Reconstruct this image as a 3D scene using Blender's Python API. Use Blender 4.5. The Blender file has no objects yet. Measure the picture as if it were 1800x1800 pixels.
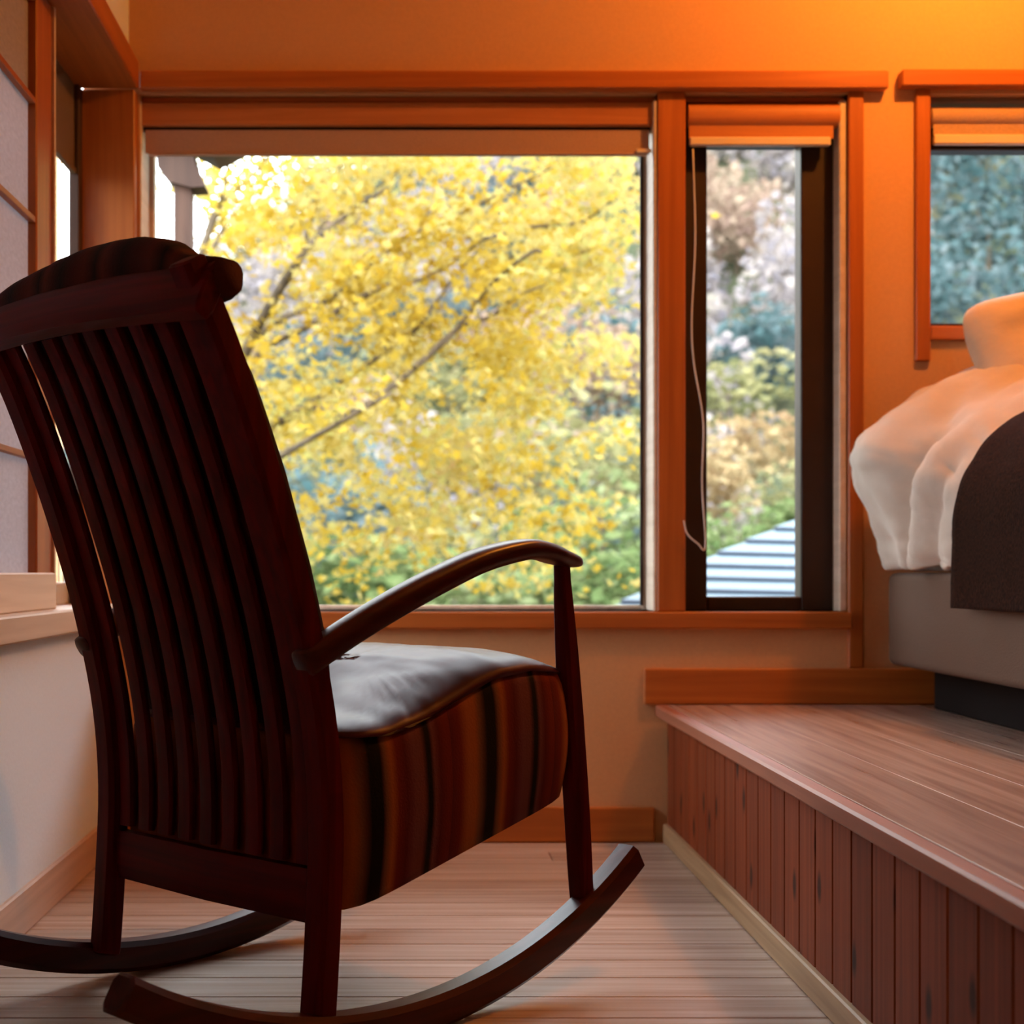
import bpy, bmesh, math, random
import numpy as np
from mathutils import Vector, Matrix
from mathutils import noise as mnoise

S = bpy.context.scene
COL = S.collection
random.seed(7)

# ------------------------------------------------------------------ camera, world, exposure, lamp
EYE = 0.65
cam_d = bpy.data.cameras.new('camera')
cam = bpy.data.objects.new('camera', cam_d)
COL.objects.link(cam)
cam.location = (0, 0, EYE)
cam.rotation_euler = (math.pi / 2, 0, 0)
cam_d.sensor_width = 36
cam_d.lens = 51.0
cam_d.shift_x = 0.10
cam_d.shift_y = 0.0583
cam_d.clip_end = 600
cam_d.dof.use_dof = True
cam_d.dof.focus_distance = 2.15
cam_d.dof.aperture_fstop = 4.8
S.camera = cam

SKY = 10.5
LAMP = 142.0
LAMP_COL = (1.0, 0.34, 0.045)
world = bpy.data.worlds.new('overcast_sky')
world.use_nodes = True
S.world = world
wn = world.node_tree
wn.nodes.clear()
wo = wn.nodes.new('ShaderNodeOutputWorld')
wb = wn.nodes.new('ShaderNodeBackground')
wb.inputs['Color'].default_value = (0.86, 0.93, 1.0, 1)
wb.inputs['Strength'].default_value = SKY
wn.links.new(wb.outputs[0], wo.inputs[0])

S.view_settings.view_transform = 'Standard'
S.view_settings.look = 'None'
S.view_settings.exposure = 0.0
S.view_settings.gamma = 1.0
S.view_settings.use_curve_mapping = False
S.cycles.max_bounces = 10
S.cycles.diffuse_bounces = 6
S.cycles.transparent_max_bounces = 16
S.cycles.use_denoising = True
S.cycles.sample_clamp_indirect = 6

F = 2550.0
def P(x, y, Z):
    """world point for a place measured in the photograph at a known distance"""
    return Vector(((x - 720) * Z / F, Z, EYE - (y - 1005) * Z / F))

# ------------------------------------------------------------------ materials
def new_mat(name):
    m = bpy.data.materials.new(name)
    m.use_nodes = True
    nt = m.node_tree
    return m, nt, nt.nodes['Principled BSDF']

def N(nt, t, **kw):
    n = nt.nodes.new(t)
    for k, v in kw.items():
        setattr(n, k, v)
    return n

def ramp(nt, stops):
    r = nt.nodes.new('ShaderNodeValToRGB')
    e = r.color_ramp.elements
    while len(e) < len(stops):
        e.new(0.5)
    for i, (p, c) in enumerate(stops):
        e[i].position = p
        e[i].color = (*c, 1)
    return r

def wood(name, dark, light, axis='x', rough=0.45, fine=60, vary=0.25, knots=None, coat=0.0, spec=0.4):
    m, nt, b = new_mat(name)
    L = nt.links.new
    tc = N(nt, 'ShaderNodeTexCoord')
    oi = N(nt, 'ShaderNodeObjectInfo')
    off = N(nt, 'ShaderNodeVectorMath', operation='MULTIPLY_ADD')
    cmb = N(nt, 'ShaderNodeCombineXYZ')
    for i in range(3):
        L(oi.outputs['Random'], cmb.inputs[i])
    L(cmb.outputs[0], off.inputs[0])
    off.inputs[1].default_value = (13.1, 7.7, 19.3)
    L(tc.outputs['Object'], off.inputs[2])
    mp = N(nt, 'ShaderNodeMapping')
    L(off.outputs[0], mp.inputs[0])
    lo = 1.6
    sc = {'x': (lo, fine, fine), 'y': (fine, lo, fine), 'z': (fine, fine, lo)}[axis]
    mp.inputs['Scale'].default_value = sc
    no = N(nt, 'ShaderNodeTexNoise')
    no.inputs['Scale'].default_value = 1.0
    no.inputs['Detail'].default_value = 5
    no.inputs['Distortion'].default_value = 0.6
    L(mp.outputs[0], no.inputs['Vector'])
    r = ramp(nt, [(0.3, dark), (0.7, light)])
    L(no.outputs['Fac'], r.inputs[0])
    hs = N(nt, 'ShaderNodeHueSaturation')
    mr = N(nt, 'ShaderNodeMapRange')
    mr.inputs['To Min'].default_value = 1 - vary
    mr.inputs['To Max'].default_value = 1 + vary
    L(oi.outputs['Random'], mr.inputs['Value'])
    L(mr.outputs[0], hs.inputs['Value'])
    L(r.outputs[0], hs.inputs['Color'])
    out = hs.outputs[0]
    if knots:
        mk = N(nt, 'ShaderNodeMapping')
        mk.inputs['Scale'].default_value = {'x': (5, 17, 17), 'y': (17, 5, 17), 'z': (1, 17, 8)}[axis]
        L(off.outputs[0], mk.inputs[0])
        vo = N(nt, 'ShaderNodeTexVoronoi')
        vo.inputs['Scale'].default_value = 0.50
        sk, ck = N(nt, 'ShaderNodeSeparateXYZ'), N(nt, 'ShaderNodeCombineXYZ')
        L(mk.outputs[0], sk.inputs[0])
        L(sk.outputs[1], ck.inputs[0])
        L(sk.outputs[2], ck.inputs[1])
        vo.voronoi_dimensions = '2D'
        L(ck.outputs[0], vo.inputs['Vector'])
        kr = ramp(nt, [(0.05, (1, 1, 1)), (0.12, (0, 0, 0))])
        L(vo.outputs['Distance'], kr.inputs[0])
        mx = N(nt, 'ShaderNodeMix', data_type='RGBA')
        L(kr.outputs[0], mx.inputs['Factor'])
        L(out, mx.inputs['A'])
        mx.inputs['B'].default_value = (*knots, 1)
        out = mx.outputs['Result']
    L(out, b.inputs['Base Color'])
    b.inputs['Roughness'].default_value = rough
    b.inputs['Specular IOR Level'].default_value = spec
    b.inputs['Coat Weight'].default_value = coat
    b.inputs['Coat Roughness'].default_value = 0.25
    bp = N(nt, 'ShaderNodeBump')
    bp.inputs['Strength'].default_value = 0.12
    bp.inputs['Distance'].default_value = 0.002
    L(no.outputs['Fac'], bp.inputs['Height'])
    L(bp.outputs[0], b.inputs['Normal'])
    return m

def plain(name, col, rough=0.7, bump=0.0, bscale=40, vary=0.0, spec=0.3, sheen=0.0, metal=0.0):
    m, nt, b = new_mat(name)
    L = nt.links.new
    tc = N(nt, 'ShaderNodeTexCoord')
    no = N(nt, 'ShaderNodeTexNoise')
    no.inputs['Scale'].default_value = bscale
    no.inputs['Detail'].default_value = 4
    L(tc.outputs['Object'], no.inputs['Vector'])
    d = tuple(c * (1 - vary) for c in col)
    l = tuple(min(1, c * (1 + vary)) for c in col)
    r = ramp(nt, [(0.3, d), (0.7, l)])
    L(no.outputs['Fac'], r.inputs[0])
    L(r.outputs[0], b.inputs['Base Color'])
    b.inputs['Roughness'].default_value = rough
    b.inputs['Specular IOR Level'].default_value = spec
    b.inputs['Sheen Weight'].default_value = sheen
    b.inputs['Metallic'].default_value = metal
    if bump:
        bp = N(nt, 'ShaderNodeBump')
        bp.inputs['Strength'].default_value = bump
        bp.inputs['Distance'].default_value = 0.004
        L(no.outputs['Fac'], bp.inputs['Height'])
        L(bp.outputs[0], b.inputs['Normal'])
    return m

ALB = 0.32
def foliage_mat(name, cols, scale=0.25, trans=0.45):
    m, nt, b = new_mat(name)
    L = nt.links.new
    nt.nodes.remove(b)
    out = nt.nodes['Material Output']
    geo = N(nt, 'ShaderNodeNewGeometry')
    oi = N(nt, 'ShaderNodeObjectInfo')
    no = N(nt, 'ShaderNodeTexNoise')
    no.inputs['Scale'].default_value = scale
    no.inputs['Detail'].default_value = 2
    L(geo.outputs['Position'], no.inputs['Vector'])
    ad = N(nt, 'ShaderNodeMath', operation='MULTIPLY_ADD')
    L(geo.outputs['Random Per Island'], ad.inputs[0])
    ad.inputs[1].default_value = 0.55
    sb = N(nt, 'ShaderNodeMath', operation='MULTIPLY_ADD')
    L(no.outputs['Fac'], sb.inputs[0])
    sb.inputs[1].default_value = 1.5
    sb.inputs[2].default_value = -0.53
    L(sb.outputs[0], ad.inputs[2])
    n = len(cols)
    r = ramp(nt, [(i / (n - 1), tuple(v * ALB for v in c)) for i, c in enumerate(cols)])
    L(ad.outputs[0], r.inputs[0])
    d = N(nt, 'ShaderNodeBsdfDiffuse')
    t = N(nt, 'ShaderNodeBsdfTranslucent')
    L(r.outputs[0], d.inputs[0])
    L(r.outputs[0], t.inputs[0])
    mx = N(nt, 'ShaderNodeMixShader')
    mx.inputs[0].default_value = trans
    L(d.outputs[0], mx.inputs[1])
    L(t.outputs[0], mx.inputs[2])
    L(mx.outputs[0], out.inputs[0])
    return m

def stripe_mat(name, stops, freq, axis=1, rough=0.9, offset=0.0, mult=1.0):
    """woven stripes: a constant ramp repeated along one object axis"""
    m, nt, b = new_mat(name)
    L = nt.links.new
    tc = N(nt, 'ShaderNodeTexCoord')
    sx = N(nt, 'ShaderNodeSeparateXYZ')
    no = N(nt, 'ShaderNodeTexNoise')
    no.inputs['Scale'].default_value = 5
    L(tc.outputs['Object'], no.inputs['Vector'])
    L(tc.outputs['Object'], sx.inputs[0])
    a = N(nt, 'ShaderNodeMath', operation='MULTIPLY_ADD')
    L(sx.outputs[axis], a.inputs[0])
    a.inputs[1].default_value = freq
    a.inputs[2].default_value = offset
    w = N(nt, 'ShaderNodeMath', operation='MULTIPLY_ADD')
    L(no.outputs['Fac'], w.inputs[0])
    w.inputs[1].default_value = 0.06
    L(a.outputs[0], w.inputs[2])
    fr = N(nt, 'ShaderNodeMath', operation='FRACT')
    L(w.outputs[0], fr.inputs[0])
    r = ramp(nt, [(p, tuple(x * mult for x in c)) for p, c in stops])
    r.color_ramp.interpolation = 'LINEAR'
    L(fr.outputs[0], r.inputs[0])
    L(r.outputs[0], b.inputs['Base Color'])
    b.inputs['Roughness'].default_value = rough
    b.inputs['Specular IOR Level'].default_value = 0.2
    wv = N(nt, 'ShaderNodeTexNoise')
    wv.inputs['Scale'].default_value = 260
    L(tc.outputs['Object'], wv.inputs['Vector'])
    bp = N(nt, 'ShaderNodeBump')
    bp.inputs['Strength'].default_value = 0.25
    bp.inputs['Distance'].default_value = 0.003
    L(wv.outputs['Fac'], bp.inputs['Height'])
    L(bp.outputs[0], b.inputs['Normal'])
    return m

M = {}
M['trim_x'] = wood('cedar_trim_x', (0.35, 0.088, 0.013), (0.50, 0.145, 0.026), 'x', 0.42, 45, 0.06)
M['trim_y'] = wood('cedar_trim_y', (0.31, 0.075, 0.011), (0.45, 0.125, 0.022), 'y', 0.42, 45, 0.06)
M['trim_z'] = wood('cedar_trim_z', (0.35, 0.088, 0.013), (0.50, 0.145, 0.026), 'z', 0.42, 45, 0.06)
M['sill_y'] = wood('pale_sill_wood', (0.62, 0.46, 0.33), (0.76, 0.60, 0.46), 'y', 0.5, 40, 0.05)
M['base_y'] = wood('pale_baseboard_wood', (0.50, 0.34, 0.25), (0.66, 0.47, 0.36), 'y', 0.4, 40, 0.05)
M['floor'] = wood('floor_plank_wood', (0.36, 0.25, 0.19), (0.58, 0.455, 0.37), 'x', 0.26, 50, 0.10, spec=0.5)
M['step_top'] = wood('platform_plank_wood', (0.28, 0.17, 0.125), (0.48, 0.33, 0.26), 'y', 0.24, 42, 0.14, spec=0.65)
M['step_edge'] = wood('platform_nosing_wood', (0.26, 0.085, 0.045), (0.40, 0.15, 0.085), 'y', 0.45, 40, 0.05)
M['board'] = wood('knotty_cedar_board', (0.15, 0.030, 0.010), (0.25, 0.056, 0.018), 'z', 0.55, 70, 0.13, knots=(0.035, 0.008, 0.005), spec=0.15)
M['kick'] = wood('pale_kickboard_wood', (0.32, 0.19, 0.09), (0.52, 0.34, 0.18), 'y', 0.5, 40, 0.05)
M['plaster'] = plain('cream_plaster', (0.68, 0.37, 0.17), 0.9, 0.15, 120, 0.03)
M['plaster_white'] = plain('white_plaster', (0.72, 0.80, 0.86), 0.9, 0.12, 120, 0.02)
M['ceiling'] = plain('ceiling_board', (0.66, 0.50, 0.34), 0.8, 0.05, 30, 0.05)
M['mahogany'] = wood('dark_red_lacquered_wood', (0.042, 0.0010, 0.0016), (0.105, 0.0028, 0.0028), 'z', 0.5, 55, 0.15, coat=0.0, spec=0.08)
M['mahogany_y'] = wood('dark_red_lacquered_wood_arm', (0.026, 0.0022, 0.002), (0.065, 0.005, 0.003), 'y', 0.36, 55, 0.05, coat=0.12, spec=0.2)
M['mahogany_x'] = wood('dark_red_lacquered_wood_rail', (0.042, 0.0010, 0.0016), (0.105, 0.0028, 0.0028), 'x', 0.5, 55, 0.1, coat=0.0, spec=0.08)
M['leather'] = plain('burgundy_leather', (0.075, 0.014, 0.020), 0.40, 0.15, 9, 0.12, spec=0.22)
M['sash'] = plain('dark_bronze_sash', (0.028, 0.012, 0.009), 0.45, 0, 20, 0.1)
M['blind_box'] = wood('blind_box_wood', (0.42, 0.13, 0.035), (0.56, 0.20, 0.06), 'x', 0.5, 40, 0.05)
M['blind'] = plain('woven_blind_fabric', (0.50, 0.31, 0.22), 0.9, 0.3, 260, 0.08)
M['blind_brown'] = plain('brown_blind_fabric', (0.16, 0.11, 0.07), 0.9, 0.3, 260, 0.08)
M['blind_bar'] = plain('blind_bottom_bar', (0.75, 0.60, 0.46), 0.4, 0, 20, 0.02)
M['cord'] = plain('white_cord', (0.75, 0.68, 0.62), 0.7)
M['linen'] = plain('white_linen', (0.60, 0.52, 0.43), 0.85, 0.35, 22, 0.03, sheen=0.2)
M['pillow'] = plain('white_pillow_cotton', (0.64, 0.50, 0.35), 0.85, 0.9, 18, 0.03, sheen=0.2)
M['bed_base'] = plain('taupe_bed_fabric', (0.125, 0.072, 0.046), 0.95, 0.4, 300, 0.06)
M['plinth'] = plain('dark_plinth', (0.008, 0.004, 0.003), 0.9)  # near-black, the shadow under the bed is put into this colour
M['white_frame'] = plain('white_painted_frame', (0.80, 0.82, 0.82), 0.5)
M['porch'] = wood('weathered_porch_wood', (0.040, 0.016, 0.009), (0.075, 0.034, 0.02), 'z', 0.7, 30, 0.1)
M['eave'] = plain('pale_eave_wood', (0.18, 0.13, 0.10), 0.8)
M['roof'] = plain('blue_grey_roof_metal', (0.068, 0.105, 0.135), 0.5, 0.1, 6, 0.08, metal=0.0)
M['seam'] = plain('dark_roof_seam', (0.028, 0.036, 0.055), 0.7)
M['bark'] = wood('maple_bark', (0.045, 0.030, 0.018), (0.13, 0.09, 0.05), 'z', 0.9, 20, 0.1)
M['ground'] = foliage_mat('hill_undergrowth', [(0.10, 0.15, 0.08), (0.20, 0.22, 0.13), (0.32, 0.26, 0.16)], 0.12, 0.0)
M['brass'] = plain('lamp_metal', (0.3, 0.25, 0.2), 0.4, metal=0.8)

def throw_mat():
    m, nt, b = new_mat('dark_brown_weave')
    L = nt.links.new
    tc = N(nt, 'ShaderNodeTexCoord')
    mp = N(nt, 'ShaderNodeMapping')
    mp.inputs['Scale'].default_value = (160, 420, 160)
    L(tc.outputs['Object'], mp.inputs[0])
    v = N(nt, 'ShaderNodeTexNoise')
    v.inputs['Scale'].default_value = 1.0
    v.inputs['Detail'].default_value = 3
    L(mp.outputs[0], v.inputs['Vector'])
    r = ramp(nt, [(0.35, (0.008, 0.002, 0.001)), (0.7, (0.042, 0.013, 0.005))])
    L(v.outputs['Fac'], r.inputs[0])
    L(r.outputs[0], b.inputs['Base Color'])
    b.inputs['Roughness'].default_value = 0.95
    b.inputs['Specular IOR Level'].default_value = 0.05
    bp = N(nt, 'ShaderNodeBump')
    bp.inputs['Strength'].default_value = 0.6
    bp.inputs['Distance'].default_value = 0.004
    L(v.outputs['Fac'], bp.inputs['Height'])
    L(bp.outputs[0], b.inputs['Normal'])
    return m
M['throw'] = throw_mat()

R1, R2 = (0.10, 0.010, 0.010), (0.17, 0.018, 0.010)
OR, BR, DK = (0.36, 0.10, 0.022), (0.17, 0.065, 0.030), (0.006, 0.004, 0.005)
MV = (0.17, 0.050, 0.050)
M['stripe'] = stripe_mat('striped_wool_blanket', [
    (0.00, R1), (0.08, R2), (0.16, OR), (0.22, OR), (0.27, BR), (0.33, DK), (0.41, DK), (0.44, BR), (0.49, OR), (0.54, R2),
    (0.61, R1), (0.68, MV), (0.75, MV), (0.79, DK), (0.82, DK), (0.85, MV), (0.90, R1), (0.96, R2)][:18], 4.35, 1, offset=-0.335, mult=0.92)
M['stripe_dark'] = stripe_mat('striped_head_cushion_cloth', [
    (0.0, (0.07, 0.008, 0.008)), (0.2, (0.14, 0.02, 0.012)), (0.38, (0.012, 0.006, 0.008)), (0.5, (0.16, 0.025, 0.015)),
    (0.66, (0.05, 0.008, 0.010)), (0.8, (0.012, 0.006, 0.010)), (1.0, (0.07, 0.008, 0.008))], 7.0, 0, mult=0.5)

def glass_mat():
    m = bpy.data.materials.new('window_glass')
    m.use_nodes = True
    nt = m.node_tree
    nt.nodes.clear()
    o = N(nt, 'ShaderNodeOutputMaterial')
    t = N(nt, 'ShaderNodeBsdfTransparent')
    t.inputs[0].default_value = (0.97, 0.98, 0.98, 1)
    g = N(nt, 'ShaderNodeBsdfGlossy')
    g.inputs['Roughness'].default_value = 0.02
    fr = N(nt, 'ShaderNodeFresnel')
    fr.inputs[0].default_value = 1.25
    mx = N(nt, 'ShaderNodeMixShader')
    nt.links.new(fr.outputs[0], mx.inputs[0])
    nt.links.new(t.outputs[0], mx.inputs[1])
    nt.links.new(g.outputs[0], mx.inputs[2])
    nt.links.new(mx.outputs[0], o.inputs[0])
    return m
M['glass'] = glass_mat()

def paper_mat():
    m = bpy.data.materials.new('shoji_paper')
    m.use_nodes = True
    nt = m.node_tree
    nt.nodes.clear()
    o = N(nt, 'ShaderNodeOutputMaterial')
    d = N(nt, 'ShaderNodeBsdfDiffuse')
    t = N(nt, 'ShaderNodeBsdfTranslucent')
    no = N(nt, 'ShaderNodeTexNoise')
    no.inputs['Scale'].default_value = 30
    r = ramp(nt, [(0.3, (0.50, 0.47, 0.49)), (0.7, (0.58, 0.55, 0.57))])
    nt.links.new(no.outputs['Fac'], r.inputs[0])
    nt.links.new(r.outputs[0], d.inputs[0])
    nt.links.new(r.outputs[0], t.inputs[0])
    mx = N(nt, 'ShaderNodeMixShader')
    mx.inputs[0].default_value = 0.38
    nt.links.new(d.outputs[0], mx.inputs[1])
    nt.links.new(t.outputs[0], mx.inputs[2])
    nt.links.new(mx.outputs[0], o.inputs[0])
    return m
M['paper'] = paper_mat()

def emit_mat(name, col, s):
    m = bpy.data.materials.new(name)
    m.use_nodes = True
    nt = m.node_tree
    nt.nodes.clear()
    o = N(nt, 'ShaderNodeOutputMaterial')
    e = N(nt, 'ShaderNodeEmission')
    e.inputs[0].default_value = (*col, 1)
    e.inputs[1].default_value = s
    nt.links.new(e.outputs[0], o.inputs[0])
    return m

# ------------------------------------------------------------------ builders
def tag(o, label=None, cat=None, group=None, kind=None):
    if label: o['label'] = label
    if cat: o['category'] = cat
    if group: o['group'] = group
    if kind: o['kind'] = kind
    return o

def empty(name, loc=(0, 0, 0), rz=0, parent=None):
    o = bpy.data.objects.new(name, None)
    COL.objects.link(o)
    o.empty_display_size = 0.1
    o.location = loc
    o.rotation_euler = (0, 0, rz)
    if parent: o.parent = parent
    return o

def wloc(o):
    v = Vector(o.location)
    while o.parent:
        o = o.parent
        v = v + o.location
    return v

def link_mesh(name, me, mat, parent=None, loc=(0, 0, 0), smooth=False):
    if mat and not me.materials:
        me.materials.append(mat)
    if smooth:
        me.polygons.foreach_set('use_smooth', [True] * len(me.polygons))
    o = bpy.data.objects.new(name, me)
    COL.objects.link(o)
    if parent: o.parent = parent
    o.location = loc
    return o

BOXES = {}
def box_mesh(sx, sy, sz, bev, mat):
    k = (round(sx, 4), round(sy, 4), round(sz, 4), bev, mat.name)
    if k in BOXES: return BOXES[k]
    bm = bmesh.new()
    bmesh.ops.create_cube(bm, size=1)
    for v in bm.verts:
        v.co = Vector((v.co.x * sx, v.co.y * sy, v.co.z * sz))
    b = min(bev, 0.3 * min(sx, sy, sz))
    if b > 1e-4:
        bmesh.ops.bevel(bm, geom=bm.edges[:], offset=b, segments=1, affect='EDGES')
    me = bpy.data.meshes.new('box')
    bm.to_mesh(me)
    bm.free()
    me.materials.append(mat)
    BOXES[k] = me
    return me

def box(name, x0, x1, y0, y1, z0, z1, mat, parent=None, bev=0.003):
    c = Vector(((x0 + x1) / 2, (y0 + y1) / 2, (z0 + z1) / 2))
    if parent: c = c - wloc(parent)
    return link_mesh(name, box_mesh(x1 - x0, y1 - y0, z1 - z0, bev, mat), mat, parent, c)

def boxes_mesh(name, lst, mat, parent=None):
    """one continuous body (a wall round its openings) made of butted blocks"""
    vs, fs = [], []
    for x0, x1, y0, y1, z0, z1 in lst:
        k = len(vs)
        vs += [(x0, y0, z0), (x1, y0, z0), (x1, y1, z0), (x0, y1, z0), (x0, y0, z1), (x1, y0, z1), (x1, y1, z1), (x0, y1, z1)]
        fs += [tuple(k + i for i in f) for f in ((0, 3, 2, 1), (4, 5, 6, 7), (0, 1, 5, 4), (1, 2, 6, 5), (2, 3, 7, 6), (3, 0, 4, 7))]
    me = bpy.data.meshes.new(name)
    me.from_pydata(vs, [], fs)
    return link_mesh(name, me, mat, parent)

def grid_mesh(name, rings, closed_u=True, caps=True):
    """rings: list of equally long point lists"""
    n = len(rings[0])
    vs = [p for r in rings for p in r]
    fs = []
    for i in range(len(rings) - 1):
        for j in range(n if closed_u else n - 1):
            a, b = i * n + j, i * n + (j + 1) % n
            fs.append((a, b, b + n, a + n))
    if caps and closed_u:
        fs.append(tuple(range(n))[::-1])
        fs.append(tuple((len(rings) - 1) * n + j for j in range(n)))
    me = bpy.data.meshes.new(name)
    me.from_pydata([tuple(v) for v in vs], [], fs)
    bm = bmesh.new()
    bm.from_mesh(me)
    bmesh.ops.recalc_face_normals(bm, faces=bm.faces)
    bm.to_mesh(me)
    bm.free()
    return me

def sweep(path, side, size, k=12, pw=4.0, ends=True):
    """rounded-rectangle bar: path points, constant side axis, size(i)->(half width along side, half height)"""
    rings = []
    side = Vector(side).normalized()
    n = len(path)
    path = [Vector(p) for p in path]
    for i, p in enumerate(path):
        t = (path[min(i + 1, n - 1)] - path[max(i - 1, 0)]).normalized()
        up = side.cross(t).normalized()
        hw, hh = size(i / (n - 1))
        ring = []
        for j in range(k):
            a = 2 * math.pi * (j + 0.5) / k
            c, s = math.cos(a), math.sin(a)
            r = (abs(c) ** pw + abs(s) ** pw) ** (-1 / pw)
            ring.append(p + side * (c * r * hw) + up * (s * r * hh))
        rings.append(ring)
    if ends:   # softened ends
        for idx, sgn in ((0, -1), (-1, 1)):
            cen = sum(rings[idx], Vector()) / k
            t = (path[1] - path[0]).normalized() if idx == 0 else (path[-1] - path[-2]).normalized()
            r = [cen + (q - cen) * 0.82 + t * sgn * 0.003 for q in rings[idx]]
            if idx == 0: rings.insert(0, r)
            else: rings.append(r)
    return grid_mesh('bar', rings)

def smooth_pts(pts, n):
    """Catmull-Rom resample"""
    pts = [Vector(p) for p in pts]
    q = [pts[0] * 2 - pts[1]] + pts + [pts[-1] * 2 - pts[-2]]
    out = []
    m = len(pts) - 1
    for i in range(n + 1):
        s = i / n * m
        k = min(int(s), m - 1)
        f = s - k
        a, b, c, d = q[k], q[k + 1], q[k + 2], q[k + 3]
        out.append(0.5 * ((2 * b) + (c - a) * f + (2 * a - 5 * b + 4 * c - d) * f * f + (3 * b - a - 3 * c + d) * f ** 3))
    return out

def auto_smooth(o, ang=40):
    me = o.data
    me.polygons.foreach_set('use_smooth', [True] * len(me.polygons))
    bm = bmesh.new()
    bm.from_mesh(me)
    for e in bm.edges:
        if len(e.link_faces) == 2 and e.calc_face_angle(0) > math.radians(ang):
            e.smooth = False
    bm.to_mesh(me)
    bm.free()
    return o

# ------------------------------------------------------------------ room shell
W = 3.49          # back wall, room face
WO = 3.64         # back wall, outer face
CEIL = 2.42
XR = 3.3
# window openings in the back wall
w1 = (-0.650, 0.595, 0.554, 1.80)
w2 = (0.663, 1.053, 0.554, 1.80)
w3 = (1.222, 2.55, 1.235, 1.80)
def wall_back():
    L = []
    for lo, hi, z0, z1 in (w1, w2, w3):
        L.append((lo, hi, W, WO, -0.02, z0))
        L.append((lo, hi, W, WO, z1, CEIL))
    for a, b in ((-0.785, w1[0]), (w1[1], w2[0]), (w2[1], w3[0]), (w3[1], XR)):
        L.append((a, b, W, WO, -0.02, CEIL))
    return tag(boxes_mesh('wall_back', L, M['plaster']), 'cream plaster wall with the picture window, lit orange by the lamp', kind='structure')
wall_back()

XL = -0.70
LY = (-1.9, 3.46)      # the opening of the left wall
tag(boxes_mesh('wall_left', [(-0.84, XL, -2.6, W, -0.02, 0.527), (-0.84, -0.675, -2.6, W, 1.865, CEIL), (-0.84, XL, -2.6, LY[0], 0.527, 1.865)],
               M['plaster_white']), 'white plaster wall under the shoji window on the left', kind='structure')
tag(boxes_mesh('wall_right', [(XR, XR + 0.15, -2.6, WO, -0.02, CEIL)], M['plaster']), kind='structure')
tag(boxes_mesh('wall_front', [(-0.84, XR + 0.15, -2.75, -2.6, -0.02, CEIL)], M['plaster']), kind='structure')
tag(boxes_mesh('ceiling', [(-0.84, XR + 0.15, -2.75, WO, CEIL, CEIL + 0.12)], M['ceiling']), kind='structure')

fl = tag(boxes_mesh('floor', [(-0.84, XR + 0.15, -2.75, WO, -0.16, -0.02)], M['sash']), 'pale plank floor running side to side', kind='structure')
rnd = random.Random(3)
pw = 0.105
y = 3.478
row = 0
while y > -2.5:
    xs = [XL + 0.002]
    cut = 0.25 + rnd.random() * 1.1
    while cut < 2.9:
        xs.append(cut)
        cut += 1.2 + rnd.random() * 0.9 if rnd.random() < 0.9 else 2
    xs.append(XR)
    # a plank per piece; joints stay open by 1.6 mm
    if y < 0.6: xs = [XL + 0.002, XR]
    for a, b in zip(xs, xs[1:]):
        box('plank', a + 0.0008, b - 0.0008, y - pw + 0.0011, y - 0.0011, -0.02, 0.0, M['floor'], fl, 0.0012)
    y -= pw
    row += 1

# baseboards
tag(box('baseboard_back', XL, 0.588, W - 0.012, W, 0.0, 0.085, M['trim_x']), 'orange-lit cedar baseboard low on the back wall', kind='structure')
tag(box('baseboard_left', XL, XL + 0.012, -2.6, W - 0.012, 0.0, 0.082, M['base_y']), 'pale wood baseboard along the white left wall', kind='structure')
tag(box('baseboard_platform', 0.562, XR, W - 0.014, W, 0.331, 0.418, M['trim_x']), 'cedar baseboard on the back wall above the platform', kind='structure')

# trims (lintels, posts, sills)
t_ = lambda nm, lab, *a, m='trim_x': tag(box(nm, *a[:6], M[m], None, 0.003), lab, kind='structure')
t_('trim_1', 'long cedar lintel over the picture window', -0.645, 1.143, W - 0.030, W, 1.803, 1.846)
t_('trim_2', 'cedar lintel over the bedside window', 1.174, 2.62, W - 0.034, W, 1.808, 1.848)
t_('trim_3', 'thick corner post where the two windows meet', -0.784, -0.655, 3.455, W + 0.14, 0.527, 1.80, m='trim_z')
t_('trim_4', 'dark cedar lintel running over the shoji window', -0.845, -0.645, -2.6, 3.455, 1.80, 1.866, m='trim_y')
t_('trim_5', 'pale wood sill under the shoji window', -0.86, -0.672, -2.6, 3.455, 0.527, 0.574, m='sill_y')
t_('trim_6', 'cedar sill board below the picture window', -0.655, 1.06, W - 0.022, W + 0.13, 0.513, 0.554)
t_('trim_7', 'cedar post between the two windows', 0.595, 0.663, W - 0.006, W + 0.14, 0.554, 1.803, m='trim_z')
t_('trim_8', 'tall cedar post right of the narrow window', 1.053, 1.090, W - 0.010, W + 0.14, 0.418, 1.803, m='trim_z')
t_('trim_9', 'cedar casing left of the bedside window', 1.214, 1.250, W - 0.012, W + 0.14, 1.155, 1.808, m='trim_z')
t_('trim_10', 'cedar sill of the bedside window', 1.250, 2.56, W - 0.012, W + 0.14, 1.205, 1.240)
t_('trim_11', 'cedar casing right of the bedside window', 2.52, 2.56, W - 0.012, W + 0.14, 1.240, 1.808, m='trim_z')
t_('trim_12', 'plain cedar strip inside the top of the picture window', -0.650, 1.053, W + 0.02, W + 0.14, 1.785, 1.80)

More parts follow.
